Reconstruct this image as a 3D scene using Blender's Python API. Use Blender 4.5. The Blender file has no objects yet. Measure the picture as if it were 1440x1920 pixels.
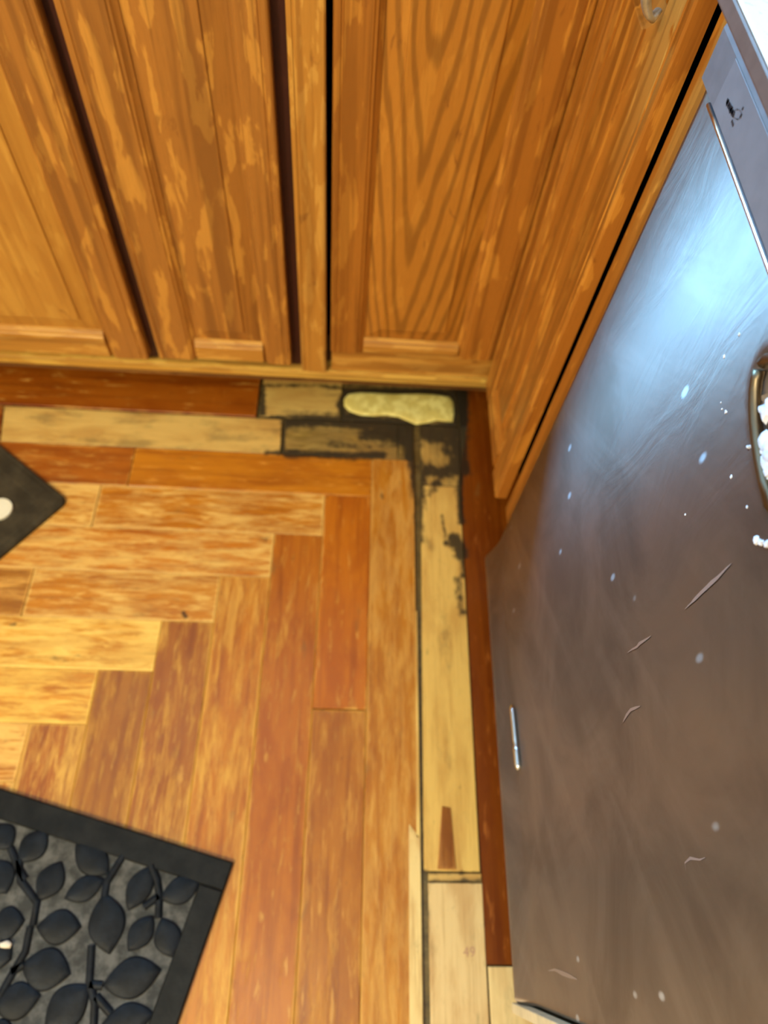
import bpy, bmesh, math, random
from mathutils import Vector, Matrix, noise
random.seed(7)
S = bpy.context.scene
COL = S.collection

# ------------------------------------------------------------------ camera
W = 0.083                                    # width of one floor strip (m)
ROT = Matrix(((0.9975590157090083, -0.04245725801665606, -0.055438176551737946),
              (0.009475890699491608, 0.8688845018745691, -0.49492416580485665),
              (0.06918249542424632, 0.4931907375893114, 0.8671658887911731)))
CAM = Vector((-0.047007542438731, -0.745429034713914, 1.106461788636241))
cd = bpy.data.cameras.new('camera')
cam = bpy.data.objects.new('camera', cd); COL.objects.link(cam)
cam.matrix_world = Matrix.Translation(CAM) @ ROT.to_4x4()
cd.sensor_fit = 'HORIZONTAL'; cd.sensor_width = 36; cd.lens = 1340 / 1440 * 36
cd.clip_start = 0.02; cd.clip_end = 50
cd.dof.use_dof = True; cd.dof.focus_distance = 0.52; cd.dof.aperture_fstop = 7.0
S.camera = cam

def at(u, v, ax, val):
    """world point where the sight line through photo pixel (u, v) meets the plane coordinate[ax] = val"""
    d = ROT @ Vector(((u - 720) / 1340, -(v - 960) / 1340, -1.0))
    return CAM + d * ((val - CAM[ax]) / d[ax])
def fl(u, v, z=0.0):
    p = at(u, v, 2, z); return (p.x, p.y)

# ------------------------------------------------------------------ light
w = bpy.data.worlds.new('world'); S.world = w; w.use_nodes = True
bg = w.node_tree.nodes['Background']; bg.inputs[0].default_value = (0.62, 0.78, 1.0, 1); bg.inputs[1].default_value = 0.6
def area(name, loc, target, sx, sy, power, color, shape='RECTANGLE'):
    l = bpy.data.lights.new(name, 'AREA'); l.shape = shape; l.size = sx
    if shape == 'RECTANGLE': l.size_y = sy
    l.energy = power; l.color = color
    o = bpy.data.objects.new(name, l); COL.objects.link(o); o.location = loc
    o.rotation_euler = (Vector(target) - Vector(loc)).to_track_quat('-Z', 'Y').to_euler()
    return o
LAMP = (-1.35, -2.1, 2.28)
area('ceiling_lamp_light', LAMP, (-1.35, -2.1, 0), 0.34, 0.34, 56, (1.0, 0.89, 0.60), 'DISK')
area('ceiling_lamp_light', (-0.3, -1.15, 2.36), (-0.3, -1.15, 0), 0.5, 0.5, 6, (1.0, 0.89, 0.62), 'DISK')
area('window_daylight', (-0.88, 0.735, 1.40), (-0.88, -1.0, 1.20), 0.22, 0.68, 60, (0.20, 0.55, 1.0))
S.view_settings.view_transform = 'Standard'; S.view_settings.look = 'None'
S.view_settings.gamma = 1; S.view_settings.use_curve_mapping = False
S.view_settings.exposure = 0.52

# ------------------------------------------------------------------ helpers
def lin(c):
    return tuple(((x / 255) / 12.92 if x / 255 <= 0.04045 else ((x / 255 + 0.055) / 1.055) ** 2.4) for x in c)
def rgba(c): return (*lin(c), 1)

def obj(name, me, mat=None, parent=None, smooth=False):
    o = bpy.data.objects.new(name, me); COL.objects.link(o)
    if mat: me.materials.append(mat)
    if parent: o.parent = parent; o.matrix_parent_inverse = parent.matrix_world.inverted()
    if smooth:
        for p in me.polygons: p.use_smooth = True
    return o
def thing(name, label, cat, loc=(0, 0, 0), group=None):
    o = bpy.data.objects.new(name, None); COL.objects.link(o); o.location = loc
    o.matrix_world = Matrix.Translation(Vector(loc))
    o['label'] = label; o['category'] = cat; o.empty_display_size = 0.05
    if group: o['group'] = group
    return o
def struct(o): o['kind'] = 'structure'; return o

def grain_uv(me, axis, off=None):
    """UV 'grain': u runs along the wood grain in metres, v across it"""
    uv = me.uv_layers.new(name='grain')
    ou, ov = off or (random.uniform(0, 9), random.uniform(0, 9))
    oth = [i for i in range(3) if i != axis]
    for p in me.polygons:
        n = p.normal
        c = max(oth, key=lambda i: -abs(n[i]))
        for li in p.loop_indices:
            co = me.vertices[me.loops[li].vertex_index].co
            uv.data[li].uv = (co[axis] + ou, co[c] + ov)
def box(name, x0, x1, y0, y1, z0, z1, mat, parent=None, axis=2, bev=0.001, seg=2, off=None, smooth=False):
    bm = bmesh.new(); bmesh.ops.create_cube(bm, size=1)
    for v in bm.verts:
        v.co = Vector(((x0 + x1) / 2 + v.co.x * (x1 - x0), (y0 + y1) / 2 + v.co.y * (y1 - y0), (z0 + z1) / 2 + v.co.z * (z1 - z0)))
    if bev: bmesh.ops.bevel(bm, geom=bm.edges[:], offset=bev, segments=seg, profile=0.5, affect='EDGES')
    me = bpy.data.meshes.new(name); bm.to_mesh(me); bm.free()
    grain_uv(me, axis, off)
    return obj(name, me, mat, parent, smooth)
def mesh(name, verts, faces, mat, parent=None, axis=None, smooth=False, off=None):
    me = bpy.data.meshes.new(name); me.from_pydata([tuple(v) for v in verts], [], faces)
    bm = bmesh.new(); bm.from_mesh(me); bmesh.ops.recalc_face_normals(bm, faces=bm.faces[:]); bm.to_mesh(me); bm.free()
    me.update()
    if axis is not None: grain_uv(me, axis, off)
    return obj(name, me, mat, parent, smooth)
def prism(name, prof, lo, hi, place, mat, parent=None, axis=2, smooth=False, off=None):
    """profile [(a, b)] swept from lo to hi; place(a, b, t) gives the world point"""
    n = len(prof); V = [place(a, b, t) for t in (lo, hi) for a, b in prof]
    F = [(i, (i + 1) % n, n + (i + 1) % n, n + i) for i in range(n)] + [tuple(range(n)), tuple(range(n, 2 * n))]
    return mesh(name, V, F, mat, parent, axis, smooth, off)
def tube(name, pts, r, mat, parent=None, seg=14, flat=1.0):
    P = [Vector(p) for p in pts]; V = []; F = []
    rr = r if isinstance(r, (list, tuple)) else [r] * len(P)
    for i, p in enumerate(P):
        t = (P[min(i + 1, len(P) - 1)] - P[max(i - 1, 0)]).normalized()
        a = t.cross(Vector((0, 1, 0.01))).normalized(); b = t.cross(a).normalized()
        for k in range(seg):
            g = 2 * math.pi * k / seg
            V.append(p + (a * math.cos(g) * flat + b * math.sin(g)) * rr[i])
    for i in range(len(P) - 1):
        for k in range(seg):
            F.append((i * seg + k, i * seg + (k + 1) % seg, (i + 1) * seg + (k + 1) % seg, (i + 1) * seg + k))
    F.append(tuple(range(seg))); F.append(tuple((len(P) - 1) * seg + k for k in range(seg)))
    return mesh(name, V, F, mat, parent, None, True)

# ------------------------------------------------------------------ materials
class NT:
    def __init__(s, name):
        s.m = bpy.data.materials.new(name); s.m.use_nodes = True; s.t = s.m.node_tree
        s.b = s.t.nodes['Principled BSDF']
    def n(s, typ, **kw):
        nd = s.t.nodes.new(typ)
        for k, v in kw.items():
            if k.startswith('i_'): nd.inputs[k[2:].replace('_', ' ')].default_value = v
            else: setattr(nd, k, v)
        return nd
    def l(s, a, b): s.t.links.new(a, b)
    def math(s, op, a, b=None, c=None, clamp=False):
        nd = s.n('ShaderNodeMath', operation=op); nd.use_clamp = clamp
        for i, x in enumerate((a, b, c)):
            if x is None: continue
            if isinstance(x, (int, float)): nd.inputs[i].default_value = x
            else: s.l(x, nd.inputs[i])
        return nd.outputs[0]
    def mapping(s, src, scale, loc=(0, 0, 0)):
        nd = s.n('ShaderNodeMapping'); nd.inputs['Scale'].default_value = scale; nd.inputs['Location'].default_value = loc
        s.l(src, nd.inputs['Vector']); return nd.outputs[0]
    def noise(s, vec, scale=1.0, detail=4.0, rough=0.6, dist=0.0):
        nd = s.n('ShaderNodeTexNoise'); nd.inputs['Scale'].default_value = scale; nd.inputs['Detail'].default_value = detail
        nd.inputs['Roughness'].default_value = rough; nd.inputs['Distortion'].default_value = dist
        s.l(vec, nd.inputs['Vector']); return nd.outputs['Fac']
    def ramp(s, fac, lo, hi, smooth=True):
        nd = s.n('ShaderNodeMapRange', interpolation_type='SMOOTHSTEP' if smooth else 'LINEAR')
        s.l(fac, nd.inputs['Value']); nd.inputs['From Min'].default_value = lo; nd.inputs['From Max'].default_value = hi
        return nd.outputs['Result']
    def mix(s, fac, a, b, mode='MIX'):
        nd = s.n('ShaderNodeMix', data_type='RGBA', blend_type=mode)
        for sock, x in ((nd.inputs[0], fac), (nd.inputs[6], a), (nd.inputs[7], b)):
            if isinstance(x, (int, float)): sock.default_value = x
            elif isinstance(x, tuple): sock.default_value = x
            else: s.l(x, sock)
        return nd.outputs[2]
    def bump(s, h, strength, dist):
        nd = s.n('ShaderNodeBump'); nd.inputs['Strength'].default_value = strength; nd.inputs['Distance'].default_value = dist
        s.l(h, nd.inputs['Height']); s.l(nd.outputs[0], s.b.inputs['Normal']); return nd
    def set(s, **kw):
        for k, v in kw.items(): s.b.inputs[k.replace('_', ' ')].default_value = v

def oak(name, light=(204, 144, 62), mid=(172, 114, 48), dark=(106, 64, 28), worn=0.5, rings=None, rough=0.38):
    t = NT(name)
    uv = t.n('ShaderNodeUVMap', uv_map='grain').outputs[0]
    # broad patches where the varnish has worn away, with ragged edges
    p1 = t.noise(t.mapping(uv, (9, 42, 1)), 1, 5, 0.55, 0.4)
    patch = t.ramp(p1, 0.53 - 0.12 * (worn - 0.5), 0.575 - 0.12 * (worn - 0.5))
    # growth rings
    if rings:
        u0, v0, A, c, k = rings
        sx = t.n('ShaderNodeSeparateXYZ'); t.l(t.mapping(uv, (1, 1, 1), (-u0, -v0, 0)), sx.inputs[0])
        wob = t.noise(t.mapping(uv, (3.2, 22, 1)), 1, 2, 0.5)
        vv = t.math('ADD', t.math('MULTIPLY', sx.outputs[1], sx.outputs[1]), c * c)
        f = t.math('SUBTRACT', sx.outputs[0], t.math('MULTIPLY', t.math('SQRT', vv), A))
        f = t.math('ADD', f, t.math('MULTIPLY', wob, 0.30))
        ring = t.math('SINE', t.math('MULTIPLY', f, k))
        ring = t.ramp(ring, -0.1, 0.95)
    else:
        wv = t.noise(t.mapping(uv, (1.6, 55, 1)), 1, 3, 0.5, 0.6)
        ring = t.ramp(wv, 0.46, 0.62)
    fine = t.noise(t.mapping(uv, (22, 900, 1)), 1, 3, 0.7)
    pores = t.ramp(fine, 0.50, 0.70)
    col = t.mix(patch, rgba(mid), rgba(light))
    col = t.mix(t.math('MULTIPLY', ring, 0.50), col, rgba(dark))
    col = t.mix(t.math('MULTIPLY', pores, 0.30), col, rgba(dark))
    blot = t.ramp(t.noise(t.mapping(uv, (14, 40, 1), (3, 5, 0)), 1, 5, 0.6, 0.8), 0.64, 0.72)
    col = t.mix(t.math('MULTIPLY', blot, 0.45), col, rgba((104, 56, 26)))
    t.l(col, t.b.inputs['Base Color'])
    t.set(Roughness=rough); t.b.inputs['Specular IOR Level'].default_value = 0.35
    t.bump(t.math('ADD', t.math('MULTIPLY', fine, 0.5), t.math('MULTIPLY', patch, 0.6)), 0.25, 0.0006)
    return t.m
def plain(name, col, rough=0.5, metal=0.0, spec=0.4, bumpsc=None, bumpd=0.0005, var=0.0):
    t = NT(name); t.set(Roughness=rough, Metallic=metal); t.b.inputs['Specular IOR Level'].default_value = spec
    tc = t.n('ShaderNodeTexCoord').outputs['Object']
    if var:
        f = t.noise(tc, 60, 4, 0.6); c = lin(col)
        t.l(t.mix(t.ramp(f, 0.3, 0.7), (*[x * (1 - var) for x in c], 1), (*[min(1, x * (1 + var)) for x in c], 1)), t.b.inputs['Base Color'])
    else: t.b.inputs['Base Color'].default_value = rgba(col)
    if bumpsc: t.bump(t.noise(tc, bumpsc, 4, 0.6), 0.6, bumpd)
    return t.m

OAK = oak('varnished_oak')
OAK_A = oak('varnished_oak_golden_panel', light=(204, 150, 66), mid=(194, 138, 58), dark=(164, 108, 42), worn=0.7)
OAK_R = oak('varnished_oak_warm', light=(206, 140, 54), mid=(176, 112, 40), dark=(116, 68, 22), worn=0.42)
OAK_CATH = oak('varnished_oak_cathedral', light=(198, 134, 50), mid=(188, 124, 44), dark=(104, 64, 22), worn=0.4, rings=(0.0, 0.0, 8.5, 0.009, 42))
OAK_RAIL = oak('varnished_oak_rail', light=(214, 160, 74), mid=(194, 136, 56), dark=(138, 88, 34), worn=0.75)
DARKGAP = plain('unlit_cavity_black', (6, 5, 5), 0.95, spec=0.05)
DARK_OAK = oak('dark_red_brown_oak', light=(70, 32, 22), mid=(62, 26, 18), dark=(34, 14, 10), worn=0.5, rough=0.5)  # very dark red-brown oak for the frame between doors and the toe kicks

def make_floor_mat():
    t = NT('worn_oak_floor')
    uv = t.n('ShaderNodeUVMap', uv_map='grain').outputs[0]
    A = lambda nm: t.n('ShaderNodeAttribute', attribute_name=nm)
    fin, bare, aux = A('finish').outputs['Color'], A('bare').outputs['Color'], A('aux')
    sp = t.n('ShaderNodeSeparateColor'); t.l(aux.outputs['Color'], sp.inputs[0])
    wear, dark, grey = sp.outputs[0], sp.outputs[1], sp.outputs[2]
    n1 = t.noise(t.mapping(uv, (14, 75, 1)), 1, 6, 0.66, 0.5)
    n2 = t.noise(t.mapping(uv, (26, 320, 1)), 1, 4, 0.7, 0.2)
    n3 = t.noise(t.mapping(uv, (5, 18, 1), (7, 3, 0)), 1, 3, 0.5, 0.3)
    s = t.math('ADD', t.math('MULTIPLY', n1, 0.50), t.math('MULTIPLY', n2, 0.24))
    s = t.math('ADD', s, t.math('MULTIPLY', n3, 0.26))
    s = t.math('ADD', s, t.math('MULTIPLY', t.math('SUBTRACT', wear, 0.5), 0.42))
    worn = t.ramp(s, 0.445, 0.560, False)
    streak = t.ramp(t.noise(t.mapping(uv, (3, 90, 1), (1, 9, 0)), 1, 4, 0.55, 0.5), 0.47, 0.66)
    finc = t.mix(t.math('MULTIPLY', streak, 0.42), fin, t.mix(1.0, fin, (0.50, 0.34, 0.28, 1), 'MULTIPLY'))
    bstreak = t.ramp(t.noise(t.mapping(uv, (7, 210, 1), (4, 2, 0)), 1, 4, 0.6, 0.3), 0.50, 0.70)
    barec = t.mix(t.math('MULTIPLY', bstreak, 0.42), bare, t.mix(1.0, bare, (0.60, 0.47, 0.34, 1), 'MULTIPLY'))
    col = t.mix(worn, finc, barec)
    var = t.ramp(t.noise(t.mapping(uv, (8, 26, 1), (11, 4, 0)), 1, 4, 0.6, 0.4), 0.40, 0.66)
    col = t.mix(t.math('MULTIPLY', var, 0.65), col, t.mix(1.0, col, (0.70, 0.55, 0.42, 1), 'MULTIPLY'))
    hot = t.ramp(t.noise(t.mapping(uv, (20, 110, 1), (5, 14, 0)), 1, 4, 0.6, 0.3), 0.58, 0.72)
    col = t.mix(t.math('MULTIPLY', hot, 0.75), col, bare)
    # small grey-green ingrained dirt
    gr = t.ramp(t.math('ADD', t.noise(t.mapping(uv, (12, 34, 1), (2, 8, 0)), 1, 4, 0.6), t.math('MULTIPLY', grey, 0.35)), 0.62, 0.80)
    col = t.mix(t.math('MULTIPLY', gr, 0.5), col, rgba((118, 96, 52)))
    # black water stains
    tc = t.n('ShaderNodeTexCoord').outputs['Object']
    d1 = t.noise(tc, 75, 5, 0.62, 0.5); d2 = t.noise(t.mapping(uv, (30, 120, 1)), 1, 3, 0.6)
    dd = t.math('ADD', dark, t.math('MULTIPLY', t.math('SUBTRACT', t.math('ADD', d1, d2), 1.0), 1.1))
    dm = t.ramp(dd, 0.15, 0.85)
    col = t.mix(t.math('MULTIPLY', dm, 0.93), col, rgba((40, 31, 17)))
    t.l(col, t.b.inputs['Base Color'])
    rg = t.math('ADD', 0.30, t.math('MULTIPLY', worn, 0.22)); rg = t.math('ADD', rg, t.math('MULTIPLY', dm, 0.2))
    t.l(rg, t.b.inputs['Roughness']); t.b.inputs['Specular IOR Level'].default_value = 0.4
    t.bump(t.math('SUBTRACT', t.math('MULTIPLY', n2, 0.4), t.math('MULTIPLY', worn, 0.5)), 0.5, 0.0006)
    return t.m
FLOOR = make_floor_mat()

def make_steel(name, col, rough, aniso, rot=0.0, smudge=0.8):
    t = NT(name); tc = t.n('ShaderNodeTexCoord').outputs['Object']
    t.set(Metallic=1.0, Anisotropic=aniso); t.b.inputs['Anisotropic Rotation'].default_value = rot
    tan = t.n('ShaderNodeTangent', direction_type='UV_MAP', uv_map='grain'); t.l(tan.outputs[0], t.b.inputs['Tangent'])
    sm = t.noise(t.mapping(tc, (1, 7, 7)), 1, 5, 0.6, 0.8)
    wip = t.noise(t.mapping(tc, (1, 24, 9), (0, 2, 1)), 1, 4, 0.6, 1.2)
    rn = t.n('ShaderNodeMapping'); rn.inputs['Rotation'].default_value = (math.radians(34), 0, 0); t.l(tc, rn.inputs[0])
    wipe = t.noise(t.mapping(rn.outputs[0], (1, 3.2, 26)), 1, 4, 0.6, 0.3)
    c = lin(col)
    base = t.mix(t.math('MULTIPLY', t.ramp(sm, 0.35, 0.7), smudge), (*c, 1), (c[0] * 0.62, c[1] * 0.56, c[2] * 0.52, 1))
    base = t.mix(t.math('MULTIPLY', t.ramp(wipe, 0.5, 0.72), 0.25 * smudge), base, (*[min(1, x * 1.5) for x in c], 1))
    spots = t.n('ShaderNodeTexVoronoi'); spots.inputs['Scale'].default_value = 26; spots.inputs['Randomness'].default_value = 1.0
    t.l(t.mapping(tc, (1, 1, 0.55)), spots.inputs['Vector'])
    sc = t.n('ShaderNodeSeparateColor'); t.l(spots.outputs['Color'], sc.inputs[0])
    keep = t.math('GREATER_THAN', sc.outputs[0], 0.80)
    dots = t.math('MULTIPLY', keep, t.math('SUBTRACT', 1.0, t.ramp(spots.outputs['Distance'], 0.035, 0.11)))
    base = t.mix(t.math('MULTIPLY', dots, 0.55 * min(1, smudge * 1.4)), base, (0.72, 0.72, 0.76, 1))
    t.l(base, t.b.inputs['Base Color'])
    r = t.math('ADD', rough, t.math('MULTIPLY', t.math('SUBTRACT', sm, 0.5), 0.16))
    r = t.math('ADD', r, t.math('MULTIPLY', dots, 0.2)); t.l(r, t.b.inputs['Roughness'])
    t.bump(t.math('ADD', wip, t.math('MULTIPLY', t.noise(t.mapping(tc, (1, 8, 700)), 1, 2, 0.5), 0.12)), 0.16, 0.0015)
    return t.m
STEEL = make_steel('brushed_stainless', (150, 138, 128), 0.41, 1.0, 0.25)
CONSOLE = plain('grey_console_metal', (112, 110, 112), 0.45, metal=0.25, spec=0.25, bumpsc=900, bumpd=0.0001, var=0.08)
CHROME = plain('polished_metal', (226, 232, 236), 0.16, metal=1.0)
NICKEL = plain('aged_nickel', (190, 182, 158), 0.35, metal=0.7, var=0.25)
def speckled(name, base, fleck):
    t = NT(name); tc = t.n('ShaderNodeTexCoord').outputs['Object']
    n = t.ramp(t.noise(tc, 240, 3, 0.6), 0.60, 0.70)
    t.l(t.mix(t.math('MULTIPLY', n, 0.5), rgba(base), rgba(fleck)), t.b.inputs['Base Color']); t.set(Roughness=0.3)
    return t.m
COUNTER = speckled('white_flecked_laminate', (232, 236, 232), (178, 186, 180))
EDGE = plain('grey_brown_counter_edging', (108, 92, 84), 0.4, metal=0.3, var=0.12)
WALL = plain('cream_wall_paint', (214, 200, 172), 0.8, bumpsc=120)
WHITE = plain('white_ceiling_paint', (226, 222, 212), 0.85, bumpsc=90)

# ------------------------------------------------------------------ floor, strip by strip, one mesh
FV, FF, FA, FU = [], [], [], []          # verts, faces, per-vertex attributes, per-vertex uv
def rnd(a, b): return random.uniform(a, b)
STAINS = [ # polyline in photo pixels, radius px, strength
 ([(540, 788), (600, 786), (650, 790), (700, 795), (745, 800), (790, 806), (835, 808), (862, 800)], 15, 1.15),
 ([(690, 812), (740, 818), (765, 826)], 18, .95),
 ([(800, 812), (850, 822)], 16, 1.1), ([(862, 738), (862, 790), (858, 850), (864, 880)], 15, 1.25),
 ([(776, 812), (772, 850), (782, 885), (786, 930)], 13, 1.15), ([(786, 930), (785, 970), (786, 1010)], 8, 1.0),
 ([(800, 880), (825, 886), (848, 880)], 13, .95), ([(820, 905), (805, 925)], 9, .7), ([(835, 838), (850, 850)], 12, .7),
 ([(535, 850), (600, 853), (660, 856), (715, 852)], 10, .95), ([(620, 830), (690, 838)], 9, .55),
 ([(865, 880), (862, 930), (866, 980)], 5, 1.1), ([(850, 1008), (862, 1024), (864, 1040)], 11, 1.3), ([(838, 1018), (850, 1022)], 7, .9),
 ([(828, 965), (836, 1005), (850, 1016)], 3, .7), ([(866, 1050), (868, 1080)], 5, .8), ([(858, 1085), (862, 1120), (866, 1150)], 8, .62),
 ([(492, 725), (492, 775)], 6, 1.1), ([(500, 722), (600, 722), (640, 728)], 5, .7), ([(643, 740), (636, 758), (643, 778)], 5, 1.2),
 ([(650, 735), (720, 734), (800, 735), (850, 738)], 6, 1.25), ([(510, 781), (560, 783), (640, 783)], 5, .8),
 ([(531, 795), (530, 845)], 4, 1.1), ([(500, 849), (530, 850)], 6, .9), ([(344, 1150), (348, 1156)], 4, 1.0), ([(20, 1171), (28, 1170)], 4, .8),
 ([(716, 928), (717, 934)], 4, .7), ([(798, 1636), (797, 1690), (800, 1740)], 6, .8), ([(105, 1228), (140, 1236)], 12, .35),
 ([(470, 1008), (500, 1012)], 7, .35), ([(805, 1651), (900, 1651)], 4, .6), ([(800, 1636), (900, 1636)], 3, .6), ([(560, 870), (500, 868)], 5, .2)]
SW = []
for (pl, r, st_) in STAINS:
    Q = [fl(*p) for p in pl]; R_ = abs(fl(pl[0][0] + r, pl[0][1])[0] - Q[0][0]); R_ *= 0.85
    for a, b in zip(Q[:-1], Q[1:]): SW.append((a[0], a[1], b[0] - a[0], b[1] - a[1], R_, st_))
def dark_at(x, y):
    d = 0.0
    if x < -0.60 or y < -0.80: return 0.0
    for ax, ay, dx, dy, r, st_ in SW:
        t = max(0.0, min(1.0, ((x - ax) * dx + (y - ay) * dy) / (dx * dx + dy * dy + 1e-12)))
        q = ((x - ax - dx * t) ** 2 + (y - ay - dy * t) ** 2) / (r * r)
        if q < 5: d = max(d, st_ * math.exp(-q * 0.6))
    return min(d, 1.0)
def board(quad, axis, fin, bare, wear, z=0.0, dark=0.0, grey=0.0, cell=0.0035, gap=0.00022, wearf=None, plain_edge=False, off=None):
    """quad: 4 corners (x,y) counter-clockwise from lower-left; one floor strip with bevelled edges"""
    q = [Vector((p[0], p[1])) for p in quad]
    L = max((q[1] - q[0]).length, (q[2] - q[3]).length); H = max((q[3] - q[0]).length, (q[2] - q[1]).length)
    nx, ny = max(2, int(L / cell)), max(2, int(H / cell))
    ou, ov = off or (rnd(0, 20), rnd(0, 20)); tone = 1.0 if off else rnd(0.95, 1.05)
    fin = [c * tone for c in lin(fin)]; bare = [c * tone for c in lin(bare)]
    fin[2] *= 0.5; bare[2] *= 0.82; fin[0] *= 0.98
    e = min(0.25, 0.0011 / L), min(0.25, 0.0011 / H); g = gap / L, gap / H
    us = [g[0], g[0] + e[0]] + [g[0] + e[0] + (1 - 2 * (g[0] + e[0])) * i / nx for i in range(1, nx)] + [1 - g[0] - e[0], 1 - g[0]]
    vs = [g[1], g[1] + e[1]] + [g[1] + e[1] + (1 - 2 * (g[1] + e[1])) * i / ny for i in range(1, ny)] + [1 - g[1] - e[1], 1 - g[1]]
    b0 = len(FV)
    for j, v in enumerate(vs):
        for i, u in enumerate(us):
            p = q[0].lerp(q[1], u).lerp(q[3].lerp(q[2], u), v)
            edge = i in (0, len(us) - 1) or j in (0, len(vs) - 1)
            FV.append((p.x, p.y, z - (0.0007 if edge and not plain_edge else 0)))
            wr = wear if wearf is None else wearf(u, v)
            ed = min(u * L, (1 - u) * L, v * H, (1 - v) * H)
            wr = wr + 0.30 * max(0, 1 - ed / 0.0050) * (0 if cell > 0.01 or plain_edge else 1)
            dk = dark + (dark_at(p.x, p.y) if cell < 0.01 else 0) + (0.12 if edge and not plain_edge else 0)
            FA.append((fin, bare, (min(max(wr, 0), 1), min(dk, 1), grey)))
            a, b = (p.x, p.y) if axis == 0 else (p.y, p.x)
            FU.append((a + ou, b + ov))
    n = len(us)
    for j in range(len(vs) - 1):
        for i in range(n - 1):
            a = b0 + j * n + i; FF.append((a, a + 1, a + n + 1, a + n))
    # skirt down to the sub-floor
    def skirt(idx):
        for a, b in zip(idx[:-1], idx[1:]):
            k = len(FV)
            for s_ in (a, b):
                x, y, zz = FV[s_]; FV.append((x, y, -0.009)); FA.append((FA[s_][0], FA[s_][1], (0.2, 0.7, 0))); FU.append(FU[s_])
            FF.append((b, a, k, k + 1))
    m = len(vs)
    skirt([b0 + i * 1 for i in (0, n - 1)]); skirt([b0 + (m - 1) * n + n - 1, b0 + (m - 1) * n])
    skirt([b0 + n - 1, b0 + (m - 1) * n + n - 1]); skirt([b0 + (m - 1) * n, b0])
def rect(x0, x1, y0, y1): return [(x0, y0), (x1, y0), (x1, y1), (x0, y1)]

ORANGE, RED, BROWN, HONEY = (198, 122, 34), (178, 98, 32), (164, 104, 44), (208, 142, 48)
PALE, TAN, CREAM = (234, 188, 110), (218, 162, 82), (222, 192, 150)
XL = -1.0
# row next to the back cabinets
board(rect(XL, -0.2225, W, 0.25), 0, (160, 84, 24), TAN, 0.12)
board(rect(-0.2165, -0.0615, W + .003, 0.25), 0, (186, 152, 86), (214, 178, 106), 0.9, z=-.0012, grey=.3)
board(rect(-0.0595, 0.165, W + .003, 0.25), 0, (92, 74, 44), (150, 124, 72), 0.6, z=-.0012, dark=.35, grey=.6)
# second row: pale bare strip, then the water-damaged one
board([(XL, 0.001), (-0.676, 0.001), (-0.690, W - .003), (XL, W - .003)], 0, (150, 72, 30), TAN, 0.2)
board([(-0.674, 0.001), (-0.1705, 0.001), (-0.1715, W - .003), (-0.688, W - .003)], 0, (208, 160, 88), (226, 186, 112), 0.85, z=-.0008, grey=.35)
board(rect(-0.1675, 0.048, 0.002, W), 0, (128, 104, 56), (176, 146, 84), 0.6, z=-.0012, dark=.08, grey=.7)
board(rect(0.049, 0.078, 0.002, W), 1, (110, 90, 50), (150, 126, 72), 0.55, z=-.0014, dark=.22, grey=.8)
# corner block and pale column
board([(0.0915, -0.052), (0.1635, -0.052), (0.169, W), (0.0915, W)], 1, (120, 96, 54), (196, 160, 92), 0.75, z=-.0012, dark=.12, grey=.6)
board([(0.0850, -0.687), (0.1645, -0.687), (0.1635, -0.053), (0.0905, -0.053)], 1, (206, 160, 88), (230, 190, 112), 0.82, z=-.0012, grey=.15)
board([(0.1695, W), (0.186, W), (0.190, 0.25), (0.166, 0.25)], 1, (60, 46, 26), (90, 70, 42), 0.4, z=-.001, dark=.6)
board([(0.166, -.02), (0.168, -.02), (0.186, W), (0.1695, W)], 1, (120, 96, 56), (176, 150, 96), 0.6, z=-.001, dark=.35)
# unfinished strip residue and the thin closing strip
board([(0.104, -0.684), (0.1305, -0.684), (0.1255, -0.604), (0.1130, -0.602)], 1, (146, 86, 34), (176, 116, 54), 0.38, z=0.0005, gap=0)
board(rect(0.0905, 0.166, -0.6995, -0.6885), 0, (196, 154, 92), (220, 184, 116), 0.6, z=-.0006)
board([(0.0895, -1.3), (0.1655, -1.3), (0.1665, -0.7005), (0.0905, -0.7005)], 1, (208, 172, 118), (228, 196, 148), 0.85, z=-.0010, grey=.15)
# narrow pale slivers along the long gap
board([(0.0605, -1.3), (0.0805, -1.3), (0.0808, -0.645), (0.0640, -0.625)], 1, (230, 198, 138), (238, 208, 152), 0.9, z=.0003, gap=0)
board([(0.0745, -0.6449), (0.0808, -0.6449), (0.0808, -0.300), (0.0788, -0.300)], 1, (224, 186, 112), (230, 196, 126), 0.9, z=.0003, gap=0)
# dark red strip against the right-hand cabinets
for q in ([(0.1668, -0.7965), (0.29, -0.7965), (0.29, -0.10), (0.1645, -0.10)], [(0.1645, -0.10), (0.29, -0.10), (0.29, -0.003), (0.1672, -0.003)],
          [(0.1672, -0.003), (0.29, -0.003), (0.29, 0.084), (0.1835, 0.084)], [(0.1835, 0.084), (0.29, 0.084), (0.29, 0.25), (0.191, 0.25)]):
    board(q, 1, (126, 62, 14), (170, 100, 44), 0.03, gap=0.0, plain_edge=True, off=(3.0, 5.0))
board([(0.1685, -1.3), (0.29, -1.3), (0.29, -0.7985), (0.1685, -0.7985)], 1, (190, 160, 108), (226, 196, 146), 0.8, z=-.001, grey=.2)
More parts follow.
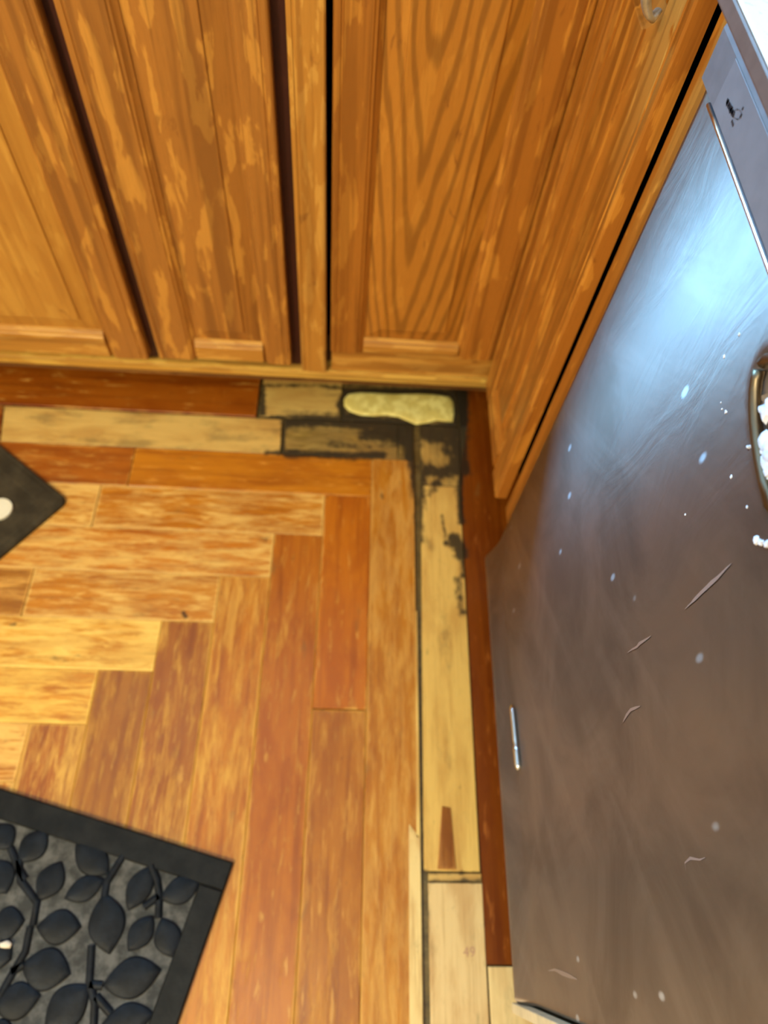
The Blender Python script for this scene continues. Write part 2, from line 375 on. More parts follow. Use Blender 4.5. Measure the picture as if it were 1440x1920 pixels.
# nested corner pattern
rowc = {0: [(-0.432, 0.0, ORANGE, (228, 160, 70), .22), (XL, -0.433, RED, TAN, .30)],
        1: [(-0.477, -W, (200, 124, 36), PALE, .47), (XL, -0.478, ORANGE, PALE, .52)],
        2: [(XL, -2 * W, (206, 124, 36), PALE, .50)],
        3: [(-0.552, -3 * W, (202, 128, 44), PALE, .46), (XL, -0.553, BROWN, TAN, .40)],
        4: [(XL, -4 * W, (216, 146, 50), (244, 202, 112), .58)],
        5: [(XL, -5 * W, (216, 140, 46), (242, 196, 100), .58)],
        6: [(XL, -6 * W, ORANGE, (240, 190, 110), .60)]}
vcol = {0: [(-1.3, 0.0, (192, 122, 44), (210, 154, 76), .50)],
        1: [(-0.4655, -W, (190, 108, 26), TAN, .20), (-1.3, -0.4665, (180, 110, 40), (206, 148, 70), .36)],
        2: [(-1.3, -2 * W, (184, 106, 32), (206, 150, 70), .30)],
        3: [(-1.3, -3 * W, (194, 118, 38), (216, 160, 76), .44)],
        4: [(-1.3, -4 * W, (164, 98, 36), (204, 152, 72), .40)],
        5: [(-1.3, -5 * W, (168, 106, 40), (198, 146, 68), .38)],
        6: [(-1.3, -6 * W, (170, 98, 38), (212, 162, 82), .46)]}
for k in range(7, 11):
    rowc[k] = [(XL, -(k + 1) * W + W, ORANGE, PALE, .55)]
    vcol[k] = [(-1.3, -k * W, ORANGE, PALE, .5)]
for k, L in rowc.items():
    for (x0, x1, f, b, wr) in L:
        if x1 > x0: board(rect(x0, x1, -(k + 1) * W, -k * W), 0, f, b, wr)
for k, L in vcol.items():
    for (y0, y1, f, b, wr) in L:
        xa, xb = (-(k) * W, -(k - 1) * W) if k else (0.0, 0.0785)
        if k == 0:
            board(rect(0.0, 0.0785, -1.3, 0.0), 1, f, b, wr)
        elif k >= 1:
            board(rect(xa, xb, y0, y1), 1, f, b, wr)
# the rest of the room's floor, coarser
y = -1.3
while y > -3.2:
    x = -2.6
    while x < 0.3:
        l = rnd(0.45, 0.8); board(rect(x, min(x + l, 0.3), y - W, y), 0, random.choice([ORANGE, RED, HONEY]), PALE, rnd(.2, .6), cell=0.2); x += l
    y -= W
y = 0.25
while y > -1.3:
    x = -2.6
    while x < XL - 0.01:
        l = rnd(0.45, 0.8); board(rect(x, min(x + l, XL), max(y - W, -1.3), y), 0, random.choice([ORANGE, RED, HONEY]), PALE, rnd(.2, .6), cell=0.2); x += l
    y -= W
# sub-floor showing in the gaps
k = len(FV)
for p in ((-2.6, -3.3), (0.80, -3.3), (0.80, 0.8), (-2.6, 0.8)):
    FV.append((p[0], p[1], -0.008)); FA.append((lin((104, 88, 50)), lin((134, 116, 74)), (0.4, 0.25, 0.8))); FU.append(p)
FF.append((k, k + 1, k + 2, k + 3))
me = bpy.data.meshes.new('floor'); me.from_pydata(FV, [], FF); me.update()
for nm, idx in (('finish', 0), ('bare', 1), ('aux', 2)):
    at_ = me.attributes.new(nm, 'FLOAT_COLOR', 'POINT')
    buf = []
    for a in FA: buf.extend((a[idx][0], a[idx][1], a[idx][2], 1.0))
    at_.data.foreach_set('color', buf)
uvl = me.uv_layers.new(name='grain'); buf = [0.0] * (2 * len(me.loops)); li = [0] * len(me.loops)
me.loops.foreach_get('vertex_index', li)
for i, vi in enumerate(li): buf[2 * i], buf[2 * i + 1] = FU[vi]
uvl.data.foreach_set('uv', buf)
floor = struct(obj('floor', me, FLOOR))

# cream wood filler smeared over the rotten corner
def filler():
    t = NT('cream_wood_filler'); tc = t.n('ShaderNodeTexCoord').outputs['Object']
    a = t.ramp(t.noise(tc, 42, 3, 0.5, 0.4), 0.42, 0.62); b = t.ramp(t.noise(tc, 90, 4, 0.6), 0.60, 0.72)
    c = t.mix(a, rgba((226, 206, 112)), rgba((252, 238, 146))); c = t.mix(t.math('MULTIPLY', b, 0.45), c, rgba((176, 146, 66)))
    t.l(c, t.b.inputs['Base Color']); t.set(Roughness=0.5); t.bump(t.noise(tc, 70, 4, 0.6), 0.8, 0.002); return t.m
out = [(645, 748), (652, 739), (672, 736), (700, 737), (740, 739), (780, 738), (815, 740), (845, 744), (851, 755), (852, 775), (849, 791), (835, 790),
       (818, 788), (800, 793), (780, 796), (764, 789), (748, 782), (722, 778), (700, 780), (675, 778), (655, 771), (646, 762)]
P = [Vector(fl(*p)) for p in out]; c = sum(P, Vector((0, 0))) / len(P)
V, F = [], []; n = len(P); RN = [(1.0, -0.001), (0.985, 0.0012), (0.93, 0.0026), (0.8, 0.0034), (0.6, 0.0037), (0.4, 0.0038), (0.2, 0.0038)]
for s, z in RN:
    for p in P:
        q = c + (p - c) * s + Vector((0.0008 * noise.noise(Vector((p.x * 60, p.y * 60, s * 4))), 0))
        V.append((q.x, q.y, z + (0.0013 * noise.noise(Vector((q.x * 55, q.y * 55, 3))) if s < 0.98 else 0)))
V.append((c.x, c.y, 0.0038))
for r in range(len(RN) - 1):
    for i in range(n): F.append((r * n + i, r * n + (i + 1) % n, (r + 1) * n + (i + 1) % n, (r + 1) * n + i))
for i in range(n): F.append(((len(RN) - 1) * n + i, (len(RN) - 1) * n + (i + 1) % n, len(V) - 1))
fp = mesh('filler_patch', V, F, filler(), floor, None, True); fp['label'] = 'lumpy cream wood filler patch'

# faint stamped number on the pale board
tcu = bpy.data.curves.new('board_stamp', 'FONT'); tcu.body = '49'; tcu.size = 0.017; tcu.align_x = 'CENTER'; tcu.align_y = 'CENTER'
tob = bpy.data.objects.new('board_stamp', tcu); COL.objects.link(tob)
bpy.context.view_layer.update()
tme = bpy.data.meshes.new_from_object(tob); bpy.data.objects.remove(tob)
sx_, sy_ = fl(880, 1786)
for v in tme.vertices: v.co = Vector((v.co.x + sx_, v.co.y + sy_, -0.0004))
tme.materials.clear()
st_o = obj('stamped_number', tme, plain('faint_brown_stamp', (190, 146, 112), 0.7), floor)
st_o['label'] = 'faint brown stamped number'

# ------------------------------------------------------------------ room shell
struct(box('wall_back', -2.7, 0.90, 0.76, 0.86, -0.01, 1.05, WALL, bev=0))
struct(box('wall_back', -2.7, -1.15, 0.76, 0.86, 1.05, 2.4, WALL, bev=0))
struct(box('wall_back', -0.49, 0.90, 0.76, 0.86, 1.05, 2.4, WALL, bev=0))
struct(box('wall_back', -1.15, -0.49, 0.76, 0.86, 1.95, 2.4, WALL, bev=0))
struct(box('wall_right', 0.82, 0.92, -3.3, 0.86, -0.01, 2.4, WALL, bev=0))
struct(box('wall_left', -2.7, -2.6, -3.3, 0.86, -0.01, 2.4, WALL, bev=0))
struct(box('wall_front', -2.7, 0.92, -3.4, -3.3, -0.01, 2.4, WALL, bev=0))
struct(box('ceiling', -2.7, 0.92, -3.4, 0.86, 2.4, 2.5, WHITE, bev=0))
WINF = plain('white_window_paint', (232, 230, 224), 0.45)
wn = struct(box('window_1', -1.15, -1.11, 0.775, 0.83, 1.05, 1.95, WINF))
for nm, a in (('window_frame', (-0.53, -0.49, 0.775, 0.83, 1.05, 1.95)), ('window_frame', (-1.11, -0.53, 0.775, 0.83, 1.91, 1.95)),
              ('window_sill', (-1.11, -0.53, 0.745, 0.83, 1.05, 1.09))):
    box(nm, *a, WINF, wn)
lm = thing('ceiling_light', 'round warm ceiling lamp over the kitchen behind the camera', 'lamp', LAMP)
def disc(name, c, r, z0, z1, mat, parent):
    seg = 40; V = [(c[0] + r * math.cos(2 * math.pi * k / seg), c[1] + r * math.sin(2 * math.pi * k / seg), z) for z in (z0, z1) for k in range(seg)]
    F = [(k, (k + 1) % seg, seg + (k + 1) % seg, seg + k) for k in range(seg)] + [tuple(range(seg)), tuple(range(seg, 2 * seg))]
    return mesh(name, V, F, mat, parent)
disc('lamp_housing', LAMP, 0.20, 2.30, 2.4, WINF, lm)

# ------------------------------------------------------------------ cabinets
YD, YF = 0.107, 0.127                       # back run: door faces / face frame
XD, XF = 0.200, 0.222                       # right run: door face / face frame
TOP = 0.872
def mk_door(name, parent, a0, a1, z0, z1, place, stl, str_, rb, rt, mats, horiz_axis, field_uv=None, handle=None):
    """frame-and-raised-panel door; place(a, n, z): a along the wall, n out of the face"""
    st, rl, pn = mats
    def stile(a, w_, s, nm, par):
        pr = [(0, -.019), (0, -.0035), (.0012, -.0012), (.0035, 0), (.0085, 0), (.0095, -.0013), (.0115, -.0013), (.0125, 0),
              (w_ - .0125, 0), (w_ - .0105, -.0018), (w_ - .0075, -.0022), (w_ - .006, -.0045), (w_ - .003, -.0068), (w_, -.0085), (w_, -.019)]
        pr = [(a + s * x, y) for x, y in pr]
        return prism(nm, pr, z0, z1, lambda A, n, t: place(A, n, t), st, par, 2)
    d = stile(a0, stl, 1, name, parent)
    stile(a1, str_, -1, 'stile', d)
    for (zz, hgt, s) in ((z0, rb, 1), (z1, rt, -1)):
        pr = [(zz, -.019), (zz, -.0035), (zz + s * .0035, 0), (zz + s * (hgt - .0125), 0), (zz + s * (hgt - .0105), -.0018), (zz + s * (hgt - .0075), -.0022),
              (zz + s * (hgt - .006), -.0045), (zz + s * (hgt - .003), -.0068), (zz + s * hgt, -.0085), (zz + s * hgt, -.019)]
        prism('rail', pr, a0 + stl - .001, a1 - str_ + .001, lambda Z, n, t: place(t, n - .0002, Z), rl, d, horiz_axis)
    A0, A1, Z0, Z1 = a0 + stl - .002, a1 - str_ + .002, z0 + rb - .002, z1 - rt + .002
    rings = [(0, -.019), (0, -.0105), (.003, -.0105), (.0285, -.0040), (.0290, -.0015), (.0305, -.0008)]
    V = []; F = []
    for ins, n in rings:
        V += [place(A0 + ins, n, Z0 + ins), place(A1 - ins, n, Z0 + ins), place(A1 - ins, n, Z1 - ins), place(A0 + ins, n, Z1 - ins)]
    for r in range(len(rings) - 1):
        for i in range(4): F.append((4 * r + i, 4 * r + (i + 1) % 4, 4 * r + 4 + (i + 1) % 4, 4 * r + 4 + i))
    F.append(tuple(4 * (len(rings) - 1) + i for i in range(4))); F.append((0, 1, 2, 3))
    mesh('raised_panel', V, F, pn, d, 2, False, field_uv)
    return d
back = lambda a, n, z: (a, YD - n, z)
right = lambda a, n, z: (XD - n, a, z)

# cabinet left of the black gap
c1 = thing('base_cabinet', 'varnished oak base cabinet with worn doors along the back wall, left of the black gap', 'cabinet', (-0.55, 0.4, 0))
box('carcass', -1.16, -0.092, 0.146, 0.74, 0.104, TOP, OAK, c1, bev=0)
box('face_frame', -1.16, -0.0905, YF, 0.146, 0.104, TOP, DARK_OAK, c1)
# the golden stile between the doors and the black gap
pr = [(-0.1340, -.016), (-0.1340, -.001), (-0.1325, 0), (-0.1285, 0), (-0.1275, -.0014), (-0.1245, -.0014), (-0.1235, 0), (-0.0925, 0), (-0.0905, -.002), (-0.0905, -.016)]
s = prism('frame_stile', pr, 0.104, TOP, lambda a, n, t: (a, 0.112 - n, t), OAK_RAIL, c1, 2); s['label'] = 'narrow golden oak frame stile'
mk_door('door', c1, -0.76, -0.402, 0.118, 0.845, back, 0.055, 0.067, 0.060, 0.06, (OAK, OAK_RAIL, OAK_A), 0)
mk_door('door', c1, -0.383, -0.152, 0.124, 0.845, back, 0.068, 0.049, 0.046, 0.06, (OAK, OAK_RAIL, OAK), 0)
mk_door('door', c1, -1.14, -0.775, 0.118, 0.845, back, 0.06, 0.06, 0.060, 0.06, (OAK, OAK_RAIL, OAK_A), 0)
box('toe_kick', -1.16, -0.09, 0.203, 0.215, -0.004, 0.104, DARK_OAK, c1, axis=0)

# corner cabinet with two doors meeting at the inner corner
c2 = thing('corner_cabinet', 'oak corner cabinet whose two doors meet at the inner corner beside the dishwasher', 'cabinet', (0.4, 0.3, 0))
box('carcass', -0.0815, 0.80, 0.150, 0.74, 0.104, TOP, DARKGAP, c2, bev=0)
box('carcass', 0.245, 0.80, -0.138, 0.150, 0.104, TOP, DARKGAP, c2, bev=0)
f = box('face_frame', -0.0815, 0.222, YF - 0.004, 0.146, 0.1005, 0.156, OAK_RAIL, c2, axis=0)
dd = mk_door('door', c2, -0.0822, XD, 0.1635, 0.868, back, 0.057, 0.064, 0.032, 0.06, (OAK_R, OAK_RAIL, OAK_CATH), 0, field_uv=(-0.27, -0.038))
dr = mk_door('door', c2, -0.140, YD - 0.001, 0.108, 0.868, right, 0.062, 0.056, 0.05, 0.06, (OAK_R, OAK_R, OAK_R), 1)
box('hinge_seam', XD + 0.0005, XD + 0.016, YD + 0.0005, YD + 0.02, 0.165, 0.85, OAK_R, c2)
box('toe_kick', -0.09, 0.30, 0.203, 0.215, -0.004, 0.104, DARK_OAK, c2, axis=0)
# arched bow pull near the top of the right-hand door
HP = []
hy = -0.112
for i in range(25):
    s_ = i / 24; z = 0.817 + (0.864 - 0.817) * s_
    k = math.sin(math.pi * s_) ** 0.5
    HP.append((XD - 0.012 - 0.016 * k, hy - 0.006 * (1 - k), z))
HP[0] = (XD - 0.012, hy + 0.004, 0.822)
hb = tube('handle', HP, [0.0036 + 0.0026 * math.sin(math.pi * i / 24) for i in range(25)], NICKEL, dr, 16, 0.75); hb['label'] = 'aged nickel bow pull'

# worn moulding under the back doors
def toemat():
    return oak('worn_yellow_moulding', light=(226, 182, 84), mid=(206, 156, 66), dark=(150, 100, 44), worn=1.0)
pr = [(0.0735, .144), (0.0735, .124), (0.0760, .1195), (0.0800, .1170), (0.094, .1165), (0.0985, .1185), (0.0998, .124), (0.0999, .144)]
tmo = prism('toe_moulding', pr, -1.16, 0.2215, lambda z, y_, t: (t, y_, z), toemat(), None, 0)
tmo['label'] = 'worn yellow wooden moulding strip running under the back cabinet doors'; tmo['category'] = 'moulding'

lip = box('lower_lip', -1.16, 0.2215, 0.1235, 0.146, 0.0600, 0.0733, oak('dark_brown_lip', light=(150, 104, 50), mid=(116, 74, 34), dark=(70, 44, 22), worn=0.4), tmo, axis=0, bev=0.002)  # strip in a darker brown than the moulding above it
lip['label'] = 'darker brown lower lip'

# narrow oak filler strip between corner door and dishwasher
fs = box('filler_strip', XF, 0.240, -0.2480, -0.1440, 0.085, TOP, OAK_R, None, bev=0.002)
fs['label'] = 'narrow upright oak filler strip between the corner door and the dishwasher'; fs['category'] = 'cabinet trim'

# cabinet past the dishwasher, at the bottom edge of the picture
c3 = thing('base_cabinet', 'oak base cabinet past the near side of the dishwasher, a sliver at the bottom edge', 'cabinet', (0.5, -1.1, 0))
box('carcass', 0.235, 0.80, -1.45, -0.845, 0.10, TOP, OAK_R, c3, bev=0)
mk_door('door', c3, -1.43, -0.853, 0.108, 0.855, lambda a, n, z: (0.214 - n, a, z), 0.06, 0.06, 0.06, 0.06, (OAK_R, OAK_R, OAK_R), 1)
box('toe_kick', 0.30, 0.31, -1.45, -0.845, -0.004, 0.10, DARK_OAK, c3, axis=1)

# ------------------------------------------------------------------ dishwasher
DX, DY0, DY1 = 0.186, -0.829, -0.2500
dw = thing('dishwasher', 'scuffed stainless steel dishwasher with a grey console, right of the corner cabinet', 'dishwasher', (0.45, -0.54, 0))
box('body', 0.228, 0.79, -0.826, -0.252, 0.02, 0.865, DARKGAP, dw, bev=0)
# door skin: gently bowed sheet with a pocket pressed in at the top centre
NY, NZ = 150, 130; V = []; F = []
PY, PZ = -0.560, 0.812                        # centre of the pocket handle
for j in range(NZ + 1):
    for i in range(NY + 1):
        y = DY0 + (DY1 - DY0) * i / NY; z = 0.107 + (0.842 - 0.107) * j / NZ
        x = DX - 0.0105 * max(0, min(1, (0.175 - z) / 0.05)) ** 1.5
        e = min(y - DY0, DY1 - y, z - 0.107); x += 0.004 * max(0, 1 - e / 0.004) ** 2
        r = math.hypot((y - PY) / 0.088, (z - PZ) / 0.028)
        if r < 1.12: x += 0.016 * (0.5 + 0.5 * math.cos(math.pi * min(1, max(0, (r - 0.80) / 0.32))))
        V.append((x, y, z))
n = NY + 1
for j in range(NZ):
    for i in range(NY): F.append((j * n + i, j * n + i + 1, (j + 1) * n + i + 1, (j + 1) * n + i))
b0 = len(V)
ring = [i for i in range(n)] + [j * n + NY for j in range(1, NZ + 1)] + [NZ * n + i for i in range(NY - 1, -1, -1)] + [j * n for j in range(NZ - 1, 0, -1)]
for i in ring: V.append((0.226, V[i][1], V[i][2]))
for k in range(len(ring)):
    k2 = (k + 1) % len(ring); F.append((ring[k], ring[k2], b0 + k2, b0 + k))
skin = mesh('door_panel', V, F, STEEL, dw, 1, True)
# pocket-handle rim
rim = []
for i in range(41):
    a = 2 * math.pi * i / 40
    rim.append((DX - 0.0005, PY + 0.090 * math.cos(a), PZ + 0.029 * math.sin(a)))
rim = [p for p in rim if p[2] < 0.841]
rim.sort(key=lambda p: math.atan2(p[2] - PZ, p[1] - PY) % (2 * math.pi))
tube('pocket_handle_rim', rim, 0.0035, plain('tarnished_rim', (120, 108, 88), 0.4, metal=1.0), dw, 10)
# console above the door
pr = [(0.228, 0.8435), (0.189, 0.8435), (0.1840, 0.8445), (0.1812, 0.8475), (0.1810, 0.8790), (0.1825, 0.8840), (0.187, 0.8865), (0.228, 0.8870)]
bm_c = prism('console', pr, DY0, -0.2500, lambda x, z, t: (x, t, z), CONSOLE, dw, 1)
tube('chrome_strip', [(0.1822, -0.275 - 0.55 * i / 20, 0.8440) for i in range(21)], 0.0017, CHROME, dw, 10)
box('console_inset', 0.1803, 0.1815, DY0 + 0.02, -0.285, 0.8485, 0.8790, plain('grey_console_label', (120, 118, 121), 0.45, metal=0.2, spec=0.25, var=0.05), dw, bev=0.0005)
# small worn dark logo: a short line of letters with a faint swirl beside it
LOGO = plain('dark_logo_ink', (34, 30, 32), 0.6)
V, F = [], []
def blob(cy, cz, ry, rz, ang=0):
    b = len(V)
    for k in range(8):
        a = 2 * math.pi * k / 8; dy, dz = ry * math.cos(a), rz * math.sin(a)
        V.append((0.1799, cy + dy * math.cos(ang) - dz * math.sin(ang), cz + dy * math.sin(ang) + dz * math.cos(ang)))
    F.append(tuple(range(b, b + 8)))
def apx(u, v): p = at(u, v, 0, 0.1799); return p.y, p.z
for i in range(13):
    s_ = i / 12; u, v = 1362 + (1374 - 1362) * s_, 189 + (214 - 189) * s_
    cy, cz = apx(u + rnd(-1, 1), v + rnd(-.6, .6)); blob(cy, cz, 0.0008 + rnd(0, .0006), 0.0019 + rnd(-.0006, .0008), rnd(-.5, .5))
for i in range(16):
    a = 2 * math.pi * i / 16; cy, cz = apx(1382 + 8 * math.cos(a), 214 + 9 * math.sin(a)); blob(cy, cz, 0.0003 + (0.0003 if i % 4 == 0 else 0), 0.0006)
for (u, v) in ((1373, 231), (1374, 234), (1392, 203), (1372, 227), (1388, 217)):
    cy, cz = apx(u, v); blob(cy, cz, 0.0006, 0.0012)
mesh('logo', V, F, LOGO, dw)
# metal clip lying flat on the lower part of the door
a, b = at(960, 1322, 0, 0.182), at(972, 1444, 0, 0.182)
clip = tube('metal_clip', [tuple(a.lerp(b, i / 16)) for i in range(17)], [0.0020] + [0.0036] * 9 + [0.0028] + [0.0042] * 5 + [0.0022], CHROME, dw, 12)
clip['label'] = 'small bright metal bar'
# chalky deposits by the pocket handle
CH = plain('chalky_white_deposit', (214, 220, 232), 0.45, bumpsc=300, bumpd=0.001, var=0.2)
def lump(u, v, r, h=0.003):
    V, F = [], []
    c = at(u, v, 0, DX); b = 0; rr = [r * rnd(.6, 1.25) for _ in range(10)]
    for k in range(10):
        a = 2 * math.pi * k / 10; V.append((DX + 0.0008, c.y + rr[k] * math.cos(a), c.z + rr[k] * math.sin(a)))
    for k in range(10):
        a = 2 * math.pi * k / 10; V.append((DX - h * .7, c.y + rr[k] * .65 * math.cos(a), c.z + rr[k] * .65 * math.sin(a)))
    V.append((DX - h, c.y, c.z))
    for k in range(10):
        F.append((b + k, b + (k + 1) % 10, b + 10 + (k + 1) % 10, b + 10 + k)); F.append((b + 10 + k, b + 10 + (k + 1) % 10, b + 20))
    mesh('mineral_deposit', V, F, CH, dw)
random.seed(21)
for (u, v, r) in ((1432, 826, .006), (1420, 832, .003), (1428, 848, .0045), (1440, 840, .006), (1436, 868, .006), (1441, 884, .005), (1436, 900, .003), (1441, 918, .003), (1412, 836, .0018),
                  (1436, 775, .0055), (1428, 768, .003), (1442, 758, .004), (1419, 1013, .003), (1428, 1017, .0025), (1439, 1022, .003), (1443, 856, .007), (1404, 838, .0016)):
    lump(u, v, r, 0.0012 + r * .25)
for (u, v, r) in ((1386, 627, .0016), (1358, 668, .0016), (1361, 772, .0018), (1371, 894, .0017), (1401, 950, .0014), (1354, 767, .0009), (1285, 965, .0011), (1352, 755, .0009)):
    lump(u, v, r, 0.0006)
# scratches and smears
def smear(pts, wid, name):
    Q = [at(u, v, 0, DX - 0.0006) for u, v in pts]; V, F = [], []
    for i, p in enumerate(Q):
        t = (Q[min(i + 1, len(Q) - 1)] - Q[max(i - 1, 0)]).normalized(); nn = Vector((0, -t.z, t.y)); k = wid * (0.25 + math.sin(math.pi * i / (len(Q) - 1))) * rnd(.7, 1.2)
        V += [p + nn * k, p - nn * k]
    for i in range(len(Q) - 1): F.append((2 * i, 2 * i + 1, 2 * i + 3, 2 * i + 2))
    return mesh(name, V, F, SMEAR, dw)
SMEAR = plain('dried_water_smear', (168, 160, 158), 0.5, metal=0.7)
def line(a, b, n=9, wob=2): return [(a[0] + (b[0] - a[0]) * i / n + rnd(-wob, wob), a[1] + (b[1] - a[1]) * i / n + rnd(-wob, wob)) for i in range(n + 1)]
smear(line((1285, 1140), (1372, 1056)), 0.0012, 'scratch')
smear(line((1178, 1222), (1222, 1192), 6), 0.0010, 'scratch')
smear([(1168, 1354), (1174, 1342), (1182, 1331), (1192, 1327), (1200, 1324)], 0.0014, 'scratch')
smear([(1028, 1820), (1040, 1818), (1055, 1825), (1070, 1831), (1082, 1836)], 0.0016, 'scratch')
smear([(1286, 1632), (1284, 1618), (1294, 1609), (1312, 1612), (1322, 1608)], 0.0008, 'scratch')
# pale edge trim down the near side of the dishwasher
box('side_trim', 0.1745, 0.187, -0.8400, -0.8295, 0.10, 0.866, plain('cream_edge_trim', (222, 208, 168), 0.45, var=.1), dw, bev=0.001)
box('side_panel', 0.187, 0.227, -0.8445, -0.8300, 0.08, 0.866, plain('grey_side_panel', (96, 90, 66), 0.5, var=.15), dw, bev=0.001)
box('toe_panel', 0.285, 0.295, -0.826, -0.252, 0.0, 0.10, DARKGAP, dw, bev=0)

# ------------------------------------------------------------------ worktop
ct = thing('countertop', 'white flecked countertop with a grey-brown front edge above the dishwasher', 'countertop', (0.5, 0.3, 0.9))
box('slab', 0.1705, 0.815, -1.50, 0.082, 0.8930, 0.9065, COUNTER, ct, bev=0.0015)
box('slab', -1.16, 0.815, 0.082, 0.755, 0.8930, 0.9065, COUNTER, ct, bev=0.0015)
box('edge_band', 0.1692, 0.185, -1.50, 0.060, 0.8928, 0.9055, EDGE, ct, bev=0.002)
box('sub_top', 0.26, 0.81, -1.49, -0.845, 0.8725, 0.8929, DARKGAP, ct, bev=0)
box('sub_top', 0.26, 0.81, -0.24, 0.10, 0.8725, 0.8929, DARKGAP, ct, bev=0)
box('sub_top', -1.15, 0.81, 0.11, 0.75, 0.8725, 0.8929, DARKGAP, ct, bev=0)

# ------------------------------------------------------------------ mats
def mat_rubber(name, c1_, c2_, sc, rough=0.55, bd=0.0012):
    t = NT(name); tc = t.n('ShaderNodeTexCoord').outputs['Object']
    f = t.ramp(t.noise(tc, sc, 5, 0.65), 0.35, 0.68)
    t.l(t.mix(f, rgba(c1_), rgba(c2_)), t.b.inputs['Base Color']); t.set(Roughness=rough); t.b.inputs['Specular IOR Level'].default_value = 0.16
    t.bump(t.noise(tc, sc * 5, 4, 0.6), 0.7, bd); return t.m
RIM = mat_rubber('black_rubber_rim', (16, 17, 17), (30, 30, 29), 40, 0.5, 0.0006)
FIELD = mat_rubber('grey_mat_pile', (60, 60, 58), (98, 96, 92), 55, 0.9)
LEAF = mat_rubber('black_rubber_leaf', (11, 14, 19), (22, 27, 35), 45, 0.48, 0.0005)
m1 = thing('floor_mat', 'dark rubber floor mat with raised leaf pattern at the lower left', 'mat', (-0.3, -0.9, 0))
O = Vector(fl(437, 1617, 0.008)); e1 = (Vector(fl(0, 1478, 0.008)) - O).normalized(); e2 = Vector((-e1.y, e1.x))
if e2.y > 0: e2 = -e2
def slab2(name, O, a0, a1, b0, b1, z0, z1, mat, parent, bev=0.002, r=0.0):
    pts = [O + e1_ * 1 for e1_ in ()]
    cs = [(a0, b0, 1, 1), (a1, b0, -1, 1), (a1, b1, -1, -1), (a0, b1, 1, -1)]; pl = []
    for idx, (a, b, sa, sb) in enumerate(cs):
        if r == 0: pl.append((a, b)); continue
        cx, cy = a + sa * r, b + sb * r
        st = {0: 180, 1: 270, 2: 0, 3: 90}[idx]
        for k in range(7):
            g = math.radians(st + 15 * k); pl.append((cx + r * math.cos(g), cy + r * math.sin(g)))
    n = len(pl); V = []; F = []
    ca = sum(p[0] for p in pl) / n; cb = sum(p[1] for p in pl) / n
    for z, ins in ((z0, 0), (z1 - bev, 0), (z1, bev)):
        for a, b in pl:
            a_ = a + (ins if a < ca else -ins); b_ = b + (ins if b < cb else -ins)
            q = O + E1 * a_ + E2 * b_; V.append((q.x, q.y, z))
    for rr in range(2):
        for i in range(n): F.append((rr * n + i, rr * n + (i + 1) % n, (rr + 1) * n + (i + 1) % n, (rr + 1) * n + i))
    F += [tuple(range(n)), tuple(range(2 * n, 3 * n))]
    return mesh(name, V, F, mat, parent)
E1, E2 = e1, e2
LM, WM, BW = 0.76, 0.46, 0.036
slab2('mat_field', O, BW - .004, LM - BW + .004, BW - .004, WM - BW + .004, 0.0006, 0.0048, FIELD, m1, 0.0005)
for a in ((0, LM, 0, BW), (0, LM, WM - BW, WM), (0, BW * .95, BW, WM - BW), (LM - BW, LM, BW, WM - BW)):
    slab2('border', O, *a, 0.0004, 0.008, RIM, m1, 0.0018)
V, F = [], []
ZF = 0.0045
def leaf(p0, p1, wpx, h=0.0034):
    a = Vector(fl(*p0, ZF)); b = Vector(fl(*p1, ZF)); d = b - a; L = d.length; d.normalize(); nn = Vector((-d.y, d.x))
    wd = wpx * 0.00083 * 0.5 * 1.0
    N = 14; rows = []
    for i in range(N + 1):
        s = i / N; k = (math.sin(math.pi * s) ** 0.92) if 0 < s < 1 else 0.02
        rows.append((a + d * (L * s), wd * k))
    for (dz, f) in ((0.0, 1.0), (h * .8, 0.93), (h, 0.72)):
        pass
    b0 = len(V)
    prof = [(-1.0, 0), (-.97, .7), (-.86, .97), (0, 1.03), (.86, .97), (.97, .7), (1.0, 0)]
    for c, k in rows:
        for (q, z) in prof:
            p = c + nn * (q * k); V.append((p.x, p.y, ZF + h * z * min(1, k / wd * 3)))
    m = len(prof)
    for i in range(N):
        for j in range(m - 1): F.append((b0 + i * m + j, b0 + i * m + j + 1, b0 + (i + 1) * m + j + 1, b0 + (i + 1) * m + j))
def stem(pts, wpx=9, h=0.0036):
    Q = [Vector(fl(*p, ZF)) for p in pts]; b0 = len(V); wd = wpx * 0.00083 * .5
    for i, c in enumerate(Q):
        d = (Q[min(i + 1, len(Q) - 1)] - Q[max(i - 1, 0)]).normalized(); nn = Vector((-d.y, d.x))
        for q, z in ((-1, 0), (-.7, 1), (.7, 1), (1, 0)): p = c + nn * q * wd; V.append((p.x, p.y, ZF + h * z))
    for i in range(len(Q) - 1):
        for j in range(3): F.append((b0 + i * 4 + j, b0 + i * 4 + j + 1, b0 + i * 4 + 4 + j + 1, b0 + i * 4 + 4 + j))
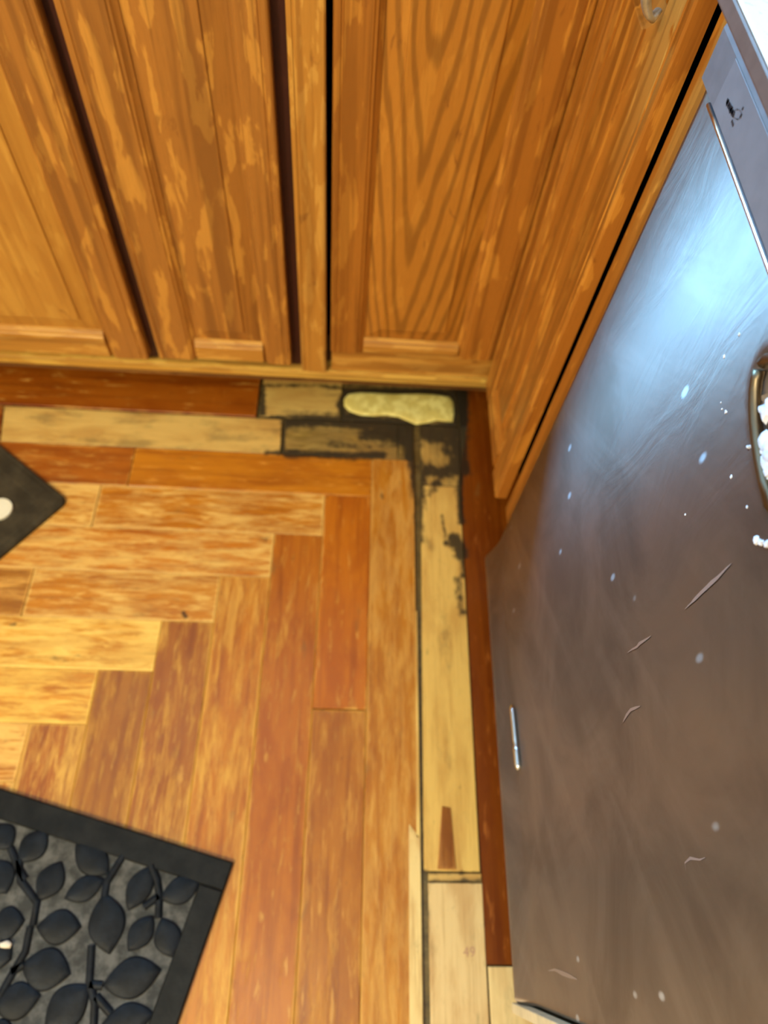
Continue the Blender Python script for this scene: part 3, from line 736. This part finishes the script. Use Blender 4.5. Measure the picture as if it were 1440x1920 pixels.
for p0, p1, wp in (((284, 1622), (240, 1708), 42), ((378, 1652), (300, 1686), 42), ((288, 1716), (240, 1784), 40), ((303, 1720), (326, 1796), 42), ((304, 1818), (192, 1848), 56),
                   ((142, 1580), (204, 1640), 48), ((198, 1648), (120, 1685), 38), ((90, 1556), (36, 1618), 46), ((116, 1614), (74, 1690), 46), ((-8, 1545), (22, 1592), 40), ((-12, 1612), (14, 1676), 48),
                   ((154, 1738), (68, 1738), 50), ((48, 1726), (-20, 1736), 48), ((196, 1674), (206, 1790), 58), ((134, 1826), (40, 1808), 58), ((-20, 1780), (22, 1800), 46),
                   ((78, 1866), (-14, 1888), 50), ((168, 1846), (84, 1930), 58), ((290, 1900), (188, 1924), 44), ((-60, 1690), (-20, 1650), 46), ((30, 1960), (-40, 1935), 50), ((250, 1985), (190, 1940), 44)):
    leaf(p0, p1, wp)
for st_ in ([(284, 1622), (295, 1650), (299, 1680), (297, 1722)], [(231, 1604), (212, 1636), (200, 1655), (196, 1682)], [(172, 1772), (170, 1808), (168, 1840), (178, 1880), (175, 1940)],
            [(57, 1738), (48, 1784), (22, 1828), (0, 1868)], [(36, 1612), (38, 1650), (70, 1692), (62, 1735)], [(20, 1590), (36, 1630), (48, 1650)], [(192, 1848), (168, 1846)], [(180, 1868), (208, 1900)], [(45, 1808), (22, 1822)], [(299, 1680), (270, 1700)]):
    stem(st_, 13)
mesh('leaf_relief', V, F, LEAF, m1, None, True)

m2 = thing('floor_mat', 'plain dark brown rubber mat, its rounded corner poking in at the left edge', 'mat', (-0.7, -0.1, 0))
O2 = Vector(fl(121, 937, 0.008)); ea = (Vector(fl(0, 820, 0.008)) - O2).normalized(); eb = (Vector(fl(0, 1052, 0.008)) - O2).normalized()
mid = (ea + eb).normalized(); E1 = Matrix.Rotation(math.radians(-45), 2) @ mid; E2 = Matrix.Rotation(math.radians(45), 2) @ mid
if E1.y < E2.y: E1, E2 = E2, E1
BR = mat_rubber('brown_black_rubber', (50, 44, 32), (70, 62, 46), 28, 0.6, 0.0008)
slab2('mat_base', O2, -0.004, 0.50, -0.004, 0.34, 0.0004, 0.008, BR, m2, 0.002, r=0.014)
for a in ((0.004, 0.49, 0.006, 0.030), (0.004, 0.49, 0.306, 0.332), (0.008, 0.028, 0.030, 0.306)):
    slab2('border', O2, *a, 0.0075, 0.0088, BR, m2, 0.0008)
lid = disc('bottle_lid', fl(-1, 954, 0.012), 0.0205, 0.0082, 0.0125, plain('white_plastic', (236, 230, 206), 0.4), None)
lid['label'] = 'round white plastic lid lying on the brown rubber mat at the left edge'; lid['category'] = 'lid'

# crumb on the leaf mat
random.seed(3)
bm = bmesh.new(); bmesh.ops.create_icosphere(bm, subdivisions=2, radius=0.006)
cx, cy = fl(13, 1771, 0.007)
for v in bm.verts:
    k = 1 + 0.35 * noise.noise(v.co * 300); v.co = Vector((v.co.x * k * 1.4 + cx, v.co.y * k * 0.7 + cy, max(-0.0025, v.co.z * k * 0.5) + 0.0095))
me = bpy.data.meshes.new('crumb'); bm.to_mesh(me); bm.free()
cr = obj('crumb', me, plain('pale_crumb', (226, 212, 190), 0.8), None, True)
cr['label'] = 'small white crumb lying on the leaf-patterned rubber mat'; cr['category'] = 'crumb'
